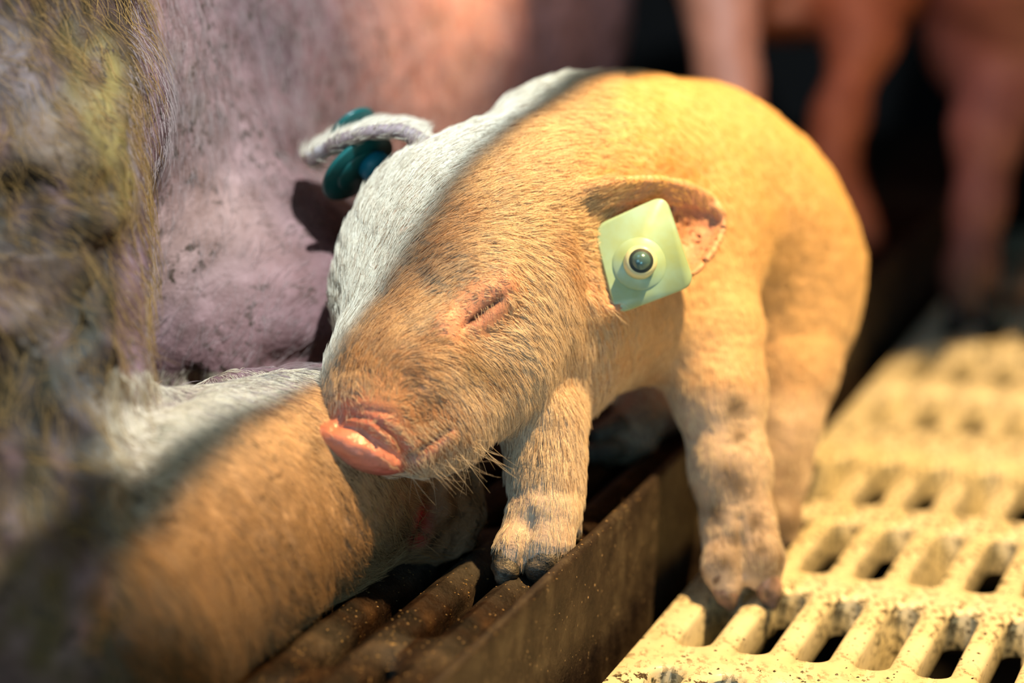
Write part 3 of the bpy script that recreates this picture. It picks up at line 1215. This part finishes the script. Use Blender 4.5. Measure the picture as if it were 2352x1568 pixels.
# foreleg: pale skin, dirty knee with a wound
legc = legw * np.clip((sX[:, 1] - 850) / 40, 0, 1)
sc_ = lerp(sc_, (0.56, 0.42, 0.29), legc * 0.9)
spaint([(740, 850), (680, 862), (620, 862)], 0.006, (0.25, 0.30, 0.22), 0.5, .5)
spaint([(1070, 1150), (1000, 1150), (930, 1130)], 0.020, (0.22, 0.10, 0.042), 1.0, .12)
spaint([(1050, 1230), (1000, 1230), (940, 1240)], 0.014, (0.13, 0.060, 0.026), 0.9, .2)
spaint([(860, 1080), (800, 1090), (760, 1060)], 0.013, (0.11, 0.07, 0.045), 0.75, .8)
spaint([(900, 1250), (820, 1290), (740, 1330)], 0.012, (0.24, 0.14, 0.06), 0.6, .6)
spaint([(60, 1380), (200, 1480), (400, 1510), (480, 1440)], 0.032, (0.13, 0.075, 0.028), 0.85, .5)  # lower left darkened in the skin colour as the lamplight falls off
spaint([(978, 1180), (968, 1215), (958, 1238)], 0.0036, (0.62, 0.008, 0.02), 1.0, .2)
spaint([(1000, 1125), (985, 1175)], 0.0012, (0.03, 0.012, 0.008), 0.9)
sorg = uvz(-0.5, 1.2, ZI)
sow = bpy.data.objects.new('sow', None)
COL.objects.link(sow)
sow.location = Vector(sorg)
tag(sow, 'large pink bristly sow lying behind the sleeping piglet', 'sow')
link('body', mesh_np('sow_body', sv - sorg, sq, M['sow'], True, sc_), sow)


# ------------------------------------------------------------------ piglets in the dark behind
def far_piglet(name, chains, label, hoofs, col, org, cat='piglet'):
    f = Field()
    for ch, k in chains:
        f.chain(ch, k=k, k0=0.03)
    v, q = f.mesh(0.0035)
    nn = vnormals(v, q)
    v = v + nn * (Sines(40, 10, 9)(v) * 0.0008)[:, None]
    c = np.tile(np.array(col), (len(v), 1)) * (1 + 0.12 * Sines(30, 10, 8)(v))[:, None]
    low = np.clip((0.06 - v[:, 2]) / 0.05, 0, 1)
    c = lerp(c, (0.10, 0.075, 0.06), low * 0.9)
    root = bpy.data.objects.new(name, None)
    COL.objects.link(root)
    root.location = Vector(org)
    tag(root, label, cat)
    link('body', mesh_np(name + '_body', v - org, q, M['farpig'], True, c), root)
    for h in hoofs:
        claw([h], M['hoof_dark'], root, org, h=0.002)
    return root


far_piglet('piglet', [
    ([(1650, -330, 1.610, 240), (1780, -210, 1.600, 280), (1960, -190, 1.610, 270), (1965, -160, 1.600, 190)], 0.03),
    ([(1650, -330, 1.610, 230), (1650, -390, 1.776, 180), (1650, -330, 1.869, 125), (1650, -270, 1.924, 88)], 0.03),
    ([(1640, -150, 1.536, 140), (1660, 60, 1.522, 68), (1672, 180, 1.512, 58), (1700, 300, 1.503, 48), (1705, 470, 1.499, 44), (1712, 590, 1.492, 38)], 0.02),
    ([(1970, -120, 1.573, 165), (1985, 80, 1.554, 68), (1925, 270, 1.549, 52), (1905, 390, 1.549, 50), (1950, 500, 1.545, 46), (1983, 548, 1.540, 40)], 0.02),
    ([(1960, -110, 1.665, 140), (1975, 120, 1.665, 50), (1925, 300, 1.665, 40), (1965, 500, 1.665, 38)], 0.02),
], 'blurred piglet in the dark beside the rump of the sow, bent hind leg in view',
    [[(1983, 540, 1.539, 36), (1988, 572, 1.540, 26)], [(1712, 590, 1.490, 34), (1712, 612, 1.486, 24)], [(1965, 500, 1.665, 36), (1968, 550, 1.665, 24)]],
    (0.36, 0.15, 0.09), onz(1990, 585, ZI))
far_piglet('piglet', [
    ([(2330, 60, 1.60, 190), (2560, 30, 1.60, 240), (2760, 60, 1.60, 250)], 0.03),
    ([(2330, 120, 1.57, 150), (2268, 300, 1.545, 74), (2248, 480, 1.535, 50), (2230, 620, 1.525, 50), (2222, 690, 1.52, 50)], 0.02),
    ([(2440, 150, 1.66, 130), (2560, 400, 1.68, 66), (2600, 620, 1.68, 52)], 0.02),
    ([(2800, 160, 1.58, 200), (2830, 400, 1.57, 80), (2820, 640, 1.55, 56)], 0.02),
    ([(2330, 60, 1.60, 180), (2320, -110, 1.52, 150), (2310, -230, 1.45, 110), (2305, -290, 1.41, 82)], 0.03),
], 'blurred piglet at the edge of the cream grate, dark hooved foreleg in view',
    [[(2215, 690, 1.518, 40), (2195, 745, 1.515, 28)], [(2255, 690, 1.518, 40), (2262, 748, 1.515, 28)]],
    (0.26, 0.13, 0.12), onz(2228, 750, 0.0))

# ------------------------------------------------------------------ fur
def seen(boost_head):
    def dens(c, nr):
        to_cam = CAM - c
        to_cam /= np.linalg.norm(to_cam, axis=1)[:, None]
        fc = (nr * to_cam).sum(1)
        w = np.where(fc > -0.25, 1.0, 0.12)
        return w * boost_head(c)
    return dens


def snout_free(c):
    w = np.clip(near_snout(c) / 0.006, 0, 1)
    return w


def near_snout(c):
    f_ = [p for p in pf.prims if p[3] == 0.0035][0][0]
    return np.maximum(f_(c), 0)


def D(x0, y0, x1, y1, d0=0.96, d1=None):
    a, b = at(x0, y0, d0), at(x1, y1, d1 if d1 else d0)
    return b - a


def arrow(x0, y0, x1, y1, tilt=0.0):
    """hair direction seen in the photo from (x0,y0) to (x1,y1), set at the skin there"""
    p = psurf.hit(x0, y0)
    if p is None:
        return None
    d = px(p)[2]
    return (p, at(x1, y1, d + tilt) - at(x0, y0, d))


arr = [arrow(*a) for a in [
    # forehead, pale left side: hair runs up along the head
    (800, 760, 830, 640), (800, 640, 830, 520), (850, 520, 900, 400), (900, 420, 960, 320), (980, 330, 1060, 260), (1080, 300, 1180, 230),
    (860, 640, 910, 540), (940, 480, 1010, 390), (1050, 390, 1140, 320), (1200, 300, 1300, 230),
    # brow and forehead right of the line
    (860, 780, 900, 690), (920, 700, 990, 620), (960, 620, 1060, 550), (1000, 540, 1110, 480), (1080, 480, 1190, 430), (1090, 590, 1210, 575),
    (1180, 500, 1270, 470), (1150, 560, 1260, 560), (1200, 620, 1280, 660), (960, 760, 1040, 690), (1020, 700, 1100, 640), (1060, 620, 1150, 590),
    # below the eye and cheek: backwards and down
    (1060, 790, 1140, 820), (1130, 770, 1210, 790), (1190, 690, 1260, 740), (1230, 760, 1300, 830), (1160, 850, 1240, 930), (1080, 870, 1160, 930),
    (1100, 950, 1150, 1030), (1040, 960, 1090, 1040), (1000, 1060, 1010, 1130), (1210, 860, 1260, 940), (960, 860, 1050, 900), (1280, 680, 1330, 760),
    # muzzle
    (840, 900, 820, 840), (900, 880, 920, 820), (940, 960, 1000, 990), (960, 1010, 1000, 1050), (790, 870, 790, 790),
    # trunk and legs
    (1400, 250, 1550, 220), (1500, 350, 1680, 360), (1700, 350, 1820, 480), (1800, 550, 1860, 720), (1550, 750, 1570, 880), (1450, 780, 1480, 880),
    (1620, 800, 1630, 950), (1660, 1000, 1680, 1120), (1700, 1180, 1710, 1260), (1230, 960, 1225, 1080), (1260, 1060, 1250, 1160), (1250, 1180, 1240, 1260),
    (1860, 800, 1850, 950), (1800, 1000, 1800, 1130), (1380, 460, 1500, 430), (1600, 500, 1640, 560), (1320, 400, 1420, 360), (1380, 800, 1420, 880),
] if psurf.hit(a[0], a[1]) is not None]
flow = flow_field(arr)

# where hair grows thin
eye_line = np.concatenate([psurf.line([(1030, 755), (1100, 700), (1165, 650)], 20), psurf.line([(1040, 730), (1080, 690), (1130, 655)], 14), psurf.line([(1100, 745), (1150, 705)], 8)])
muz = psurf.line([(800, 950), (900, 950), (980, 980)], 16)


def hair_len(p, base_l):
    L = np.full(len(p), base_l)
    L *= 1 - 0.75 * gs(near(p, eye_line), 0.010)
    L *= 1 - 0.68 * gs(near(p, muz), 0.018)
    return L


def head_mask(x):
    return np.clip((1430 - x[:, 0]) / 170, 0, 1) * np.clip((1110 - x[:, 1]) / 10, 0, 1) * np.clip((1.075 - x[:, 2]) / 0.04, 0, 1)


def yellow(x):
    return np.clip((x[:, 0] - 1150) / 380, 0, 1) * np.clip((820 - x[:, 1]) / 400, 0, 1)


def head_w(c):
    x = px(c)
    w = head_mask(x)
    w = w * snout_free(c) * (1 - 0.97 * gs(near(c, sh2.reshape(-1, 3)[::3]), 0.009))
    w = w * (1 - 0.97 * np.clip(1.3 * gs(near(c, eye_line), 0.0048), 0, 1)) * (1 - 0.75 * gs(near(c, muz), 0.014))
    return w


def body_w(c):
    x = px(c)
    head = head_mask(x)
    low = np.clip((c[:, 2] - 0.012) / 0.02, 0.05, 1)
    ear = (1 - 0.85 * gs(near(c, sh.reshape(-1, 3)[::5]), 0.006)) * (1 - 0.9 * gs(near(c, sh2.reshape(-1, 3)[::4]), 0.008))
    return (1 - head) * low * ear


NH = 66000
p, nr = sample_surface(pv, pq, NH, seen(head_w))


def htint(p):
    t = lerp(np.ones((len(p), 3)), (0.95, 0.86, 0.64), yellow(px(p)))
    for pts, r, c, a in [
            ([(850, 790), (900, 690), (960, 600), (1040, 500)], 0.009, (0.66, 0.52, 0.42), 0.7),
            ([(800, 840), (850, 850), (950, 860)], 0.009, (0.60, 0.45, 0.33), 0.9),
            ([(960, 800), (1060, 790)], 0.006, (0.62, 0.48, 0.36), 0.6),
            ([(1070, 830), (1110, 850), (1150, 850)], 0.006, (0.50, 0.44, 0.34), 0.8),
            ([(900, 920), (1000, 950), (1030, 990)], 0.010, (0.55, 0.42, 0.32), 0.7),
            ([(1290, 560), (1330, 640)], 0.007, (0.62, 0.44, 0.32), 0.7)]:
        w = gs(near(p, psurf.line(pts, 20)), r) * a
        t = lerp(t, c, np.clip(w * rng.uniform(0.4, 1.3, len(p)), 0, 1))
    return t


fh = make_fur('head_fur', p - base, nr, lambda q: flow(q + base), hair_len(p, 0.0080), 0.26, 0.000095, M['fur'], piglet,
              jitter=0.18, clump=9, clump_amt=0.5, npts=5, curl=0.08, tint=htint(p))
NB = 42000


def btint(p):
    t = np.ones((len(p), 3))
    d = px(p)[:, 2]
    t = lerp(t, (0.95, 0.84, 0.55), yellow(px(p)))
    t = lerp(t, (1.06, 1.14, 1.35), np.clip((px(p)[:, 1] - 800) / 200, 0, 1))  # leg hair tinted pale and bluish to carry the cool light
    lowm = np.clip((0.06 - p[:, 2]) / 0.03, 0, 1)
    n = Sines(70, 12, 77)(p)
    t = lerp(t, (0.30, 0.25, 0.19), np.clip(lowm * (0.25 + n * 1.3), 0, 1))
    t = lerp(t, (0.35, 0.28, 0.20), np.clip(gs(near(p, psurf.line([(1675, 1085), (1700, 1110)], 8)), 0.007), 0, 1) * 0.8)
    for q in ((1700, 1000), (1645, 1170), (1735, 1195), (1690, 1235), (1665, 1290), (1750, 1260), (1690, 930)):
        t = lerp(t, (0.26, 0.21, 0.15), np.clip(gs(near(p, np.array([psurf.hit(*q)])), 0.0042), 0, 1) * 0.85)
    t = lerp(t, (0.45, 0.34, 0.2), np.clip(gs(near(p, psurf.line([(1236, 1000), (1232, 1080)], 8)), 0.0025), 0, 1) * 0.8)
    return t


p, nr = sample_surface(pv, pq, NB, seen(body_w))
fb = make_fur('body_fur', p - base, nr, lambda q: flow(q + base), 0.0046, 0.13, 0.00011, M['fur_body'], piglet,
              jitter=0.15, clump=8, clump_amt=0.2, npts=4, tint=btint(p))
# long whiskers on the chin and lip
chin = psurf.line([(940, 1080), (1000, 1060), (1060, 1035), (1110, 1010)], 60)
lipp = psurf.line([(870, 960), (950, 985), (1010, 960)], 40)
wp = np.concatenate([chin, lipp])[rng.integers(0, len(chin) + len(lipp), 90)] + rng.normal(0, 0.0012, (90, 3))
wn = np.tile(-ray(1000, 1000) * 0.6 - UP * 0.8, (90, 1))
wn /= np.linalg.norm(wn, axis=1)[:, None]
make_fur('whiskers', wp - base, wn, lambda q: np.tile(D(960, 1000, 1020, 1060), (len(q), 1)), 0.014, 0.8, 0.00006, M['lash'], piglet,
         jitter=0.6, npts=6, droop=0.3, curl=0.3)
# lashes along the upper lid
ll = psurf.line([(1085, 722), (1110, 700), (1140, 680), (1165, 660)], 60)
lp = ll[rng.integers(0, len(ll), 26)] + rng.normal(0, 0.0002, (26, 3)) - ray(1100, 700) * 0.0012
ln = np.tile(-ray(1100, 700), (26, 1))
make_fur('eyelashes', lp - base, ln, lambda q: np.tile(D(1120, 690, 1140, 745), (len(q), 1)), 0.0075, 0.5, 0.00005, M['lash'], piglet,
         jitter=0.15, npts=5, droop=0.2)

# ---- bristles of the sow
def sarrow(x0, y0, x1, y1):
    p = ssurf.hit(x0, y0)
    if p is None:
        return None
    d = px(p)[2]
    return (p, at(x1, y1, d) - at(x0, y0, d))


sarr = [a for a in (sarrow(*q) for q in [
    (400, 700, 330, 860), (600, 650, 520, 780), (700, 700, 610, 790), (500, 500, 430, 640), (650, 480, 560, 560), (450, 330, 420, 460), (700, 250, 620, 340),
    (300, 200, 330, 330), (550, 120, 640, 200), (800, 100, 700, 200), (1000, 100, 900, 190), (1200, 100, 1050, 180), (340, 560, 310, 680), (330, 900, 300, 1000),
    (100, 150, 160, 260), (100, 330, 190, 430), (100, 500, 200, 560), (100, 680, 190, 760), (100, 850, 160, 960), (150, 1000, 190, 1120), (250, 300, 300, 400), (250, 700, 290, 820), (60, 1100, 100, 1220),
    (400, 1000, 520, 1030), (600, 950, 700, 960), (500, 1150, 620, 1180), (700, 1100, 800, 1140), (800, 1200, 890, 1260), (650, 1250, 740, 1320), (500, 1350, 590, 1440), (350, 1300, 440, 1370),
    (900, 1250, 980, 1290), (700, 1350, 780, 1390), (250, 1450, 330, 1530), (950, 1130, 1040, 1160),
]) if a is not None]
sflow = flow_field(sarr)


def sleg_w(c):
    x = px(c)
    w = ((x[:, 1] > 850) & (x[:, 0] > 250) & (x[:, 2] < 1.05) & (c[:, 2] > 0.036)).astype(float)
    knee = np.clip((x[:, 0] - 880) / 120, 0, 1)
    return w * (1 - 0.92 * knee)


p, nr = sample_surface(sv, sq, 30000, seen(sleg_w))


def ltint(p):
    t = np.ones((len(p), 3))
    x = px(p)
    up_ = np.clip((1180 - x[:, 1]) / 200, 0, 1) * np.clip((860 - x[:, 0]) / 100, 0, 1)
    t = lerp(t, (1.5, 1.75, 2.3), up_)  # upper bristles whitened: the cool light is put into their tint
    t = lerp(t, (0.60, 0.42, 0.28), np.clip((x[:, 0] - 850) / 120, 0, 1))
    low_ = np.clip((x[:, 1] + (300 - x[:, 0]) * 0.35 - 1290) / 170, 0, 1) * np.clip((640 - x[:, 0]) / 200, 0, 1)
    return lerp(t, (0.32, 0.25, 0.16), low_)  # lower-left bristles darkened too, for the lamp's falloff


xx = px(p)
under = np.clip((xx[:, 1] - 1180) / 160, 0, 1)
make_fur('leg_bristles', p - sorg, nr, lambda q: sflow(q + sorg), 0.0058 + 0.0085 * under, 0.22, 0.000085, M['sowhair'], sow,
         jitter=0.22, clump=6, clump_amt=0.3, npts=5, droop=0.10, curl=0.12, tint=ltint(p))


def sflank_w(c):
    x = px(c)
    return ((x[:, 1] < 960) & (x[:, 0] > 290) & (x[:, 2] < 1.35) & (c[:, 2] > 0.05)).astype(float) * np.where(x[:, 1] < 420, 1.5, 0.7)


p, nr = sample_surface(sv, sq, 26000, seen(sflank_w))
make_fur('flank_bristles', p - sorg, nr, lambda q: sflow(q + sorg), np.where(rng.uniform(size=len(p)) < 0.2, 0.017, 0.006), 0.28, 0.00008, M['sowflank'], sow,
         jitter=0.35, clump=5, clump_amt=0.3, npts=5, droop=0.05, curl=0.2)


def sjowl_w(c):
    x = px(c)
    return ((x[:, 0] < 345) & (x[:, 1] < 1330) & (x[:, 2] < 1.0)).astype(float)


p, nr = sample_surface(sv, sq, 20000, seen(sjowl_w))
make_fur('jowl_hair', p - sorg, nr, lambda q: sflow(q + sorg), 0.019, 0.40, 0.0001, M['sowlong'], sow,
         jitter=0.45, clump=16, clump_amt=0.45, npts=6, droop=0.15, curl=0.25)

# ------------------------------------------------------------------ feed dust and muck lying about
def crumbs(name, pts, size, mat, parent=None):
    vs, fs = [], []
    for p in pts:
        r = size * rng.uniform(0.4, 1.5)
        a = rng.uniform(0, 6.28)
        e1 = np.array([math.cos(a), math.sin(a), rng.uniform(-0.3, 0.3)])
        e2 = np.array([-math.sin(a), math.cos(a), rng.uniform(-0.3, 0.3)]) * rng.uniform(0.3, 0.8)
        b = len(vs)
        for q in (e1, e2, -e1, -e2):
            vs.append(p + q * r)
        vs.append(p + ZZ * r * 0.5)
        vs.append(p - ZZ * r * 0.3)
        for i in range(4):
            j = (i + 1) % 4
            fs += [(b + i, b + j, b + 4), (b + j, b + i, b + 5)]
    return link(name, mesh_np(name, vs, fs, mat, False), parent)


dep = bpy.context.evaluated_depsgraph_get()
dep.update()


def drop(n, x0, x1, y0, y1, accept):
    out = []
    k = 0
    while len(out) < n and k < n * 6:
        k += 1
        r = ray(rng.uniform(x0, x1), rng.uniform(y0, y1))
        ok, loc, nn, i, ob, mt = SC.ray_cast(dep, Vector(CAM), Vector(r))
        if ok and ob.name.split('.')[0] in accept and nn.z > 0.25:
            out.append(np.array(loc))
    return out


o = crumbs('feed_crumbs', drop(300, 500, 1560, 1050, 1568, ('slat', 'divider_plate')), 0.00055, M['crumb'])
tag(o, 'scattered feed crumbs and straw bits on the iron slats and plate', 'crumbs', kind='stuff')
o = crumbs('muck_flecks', drop(260, 1380, 2352, 1150, 1568, ('slat', 'edge_rim')), 0.0008, M['muck'])
tag(o, 'dark muck flecks stuck on the cream grate', 'muck', kind='stuff')
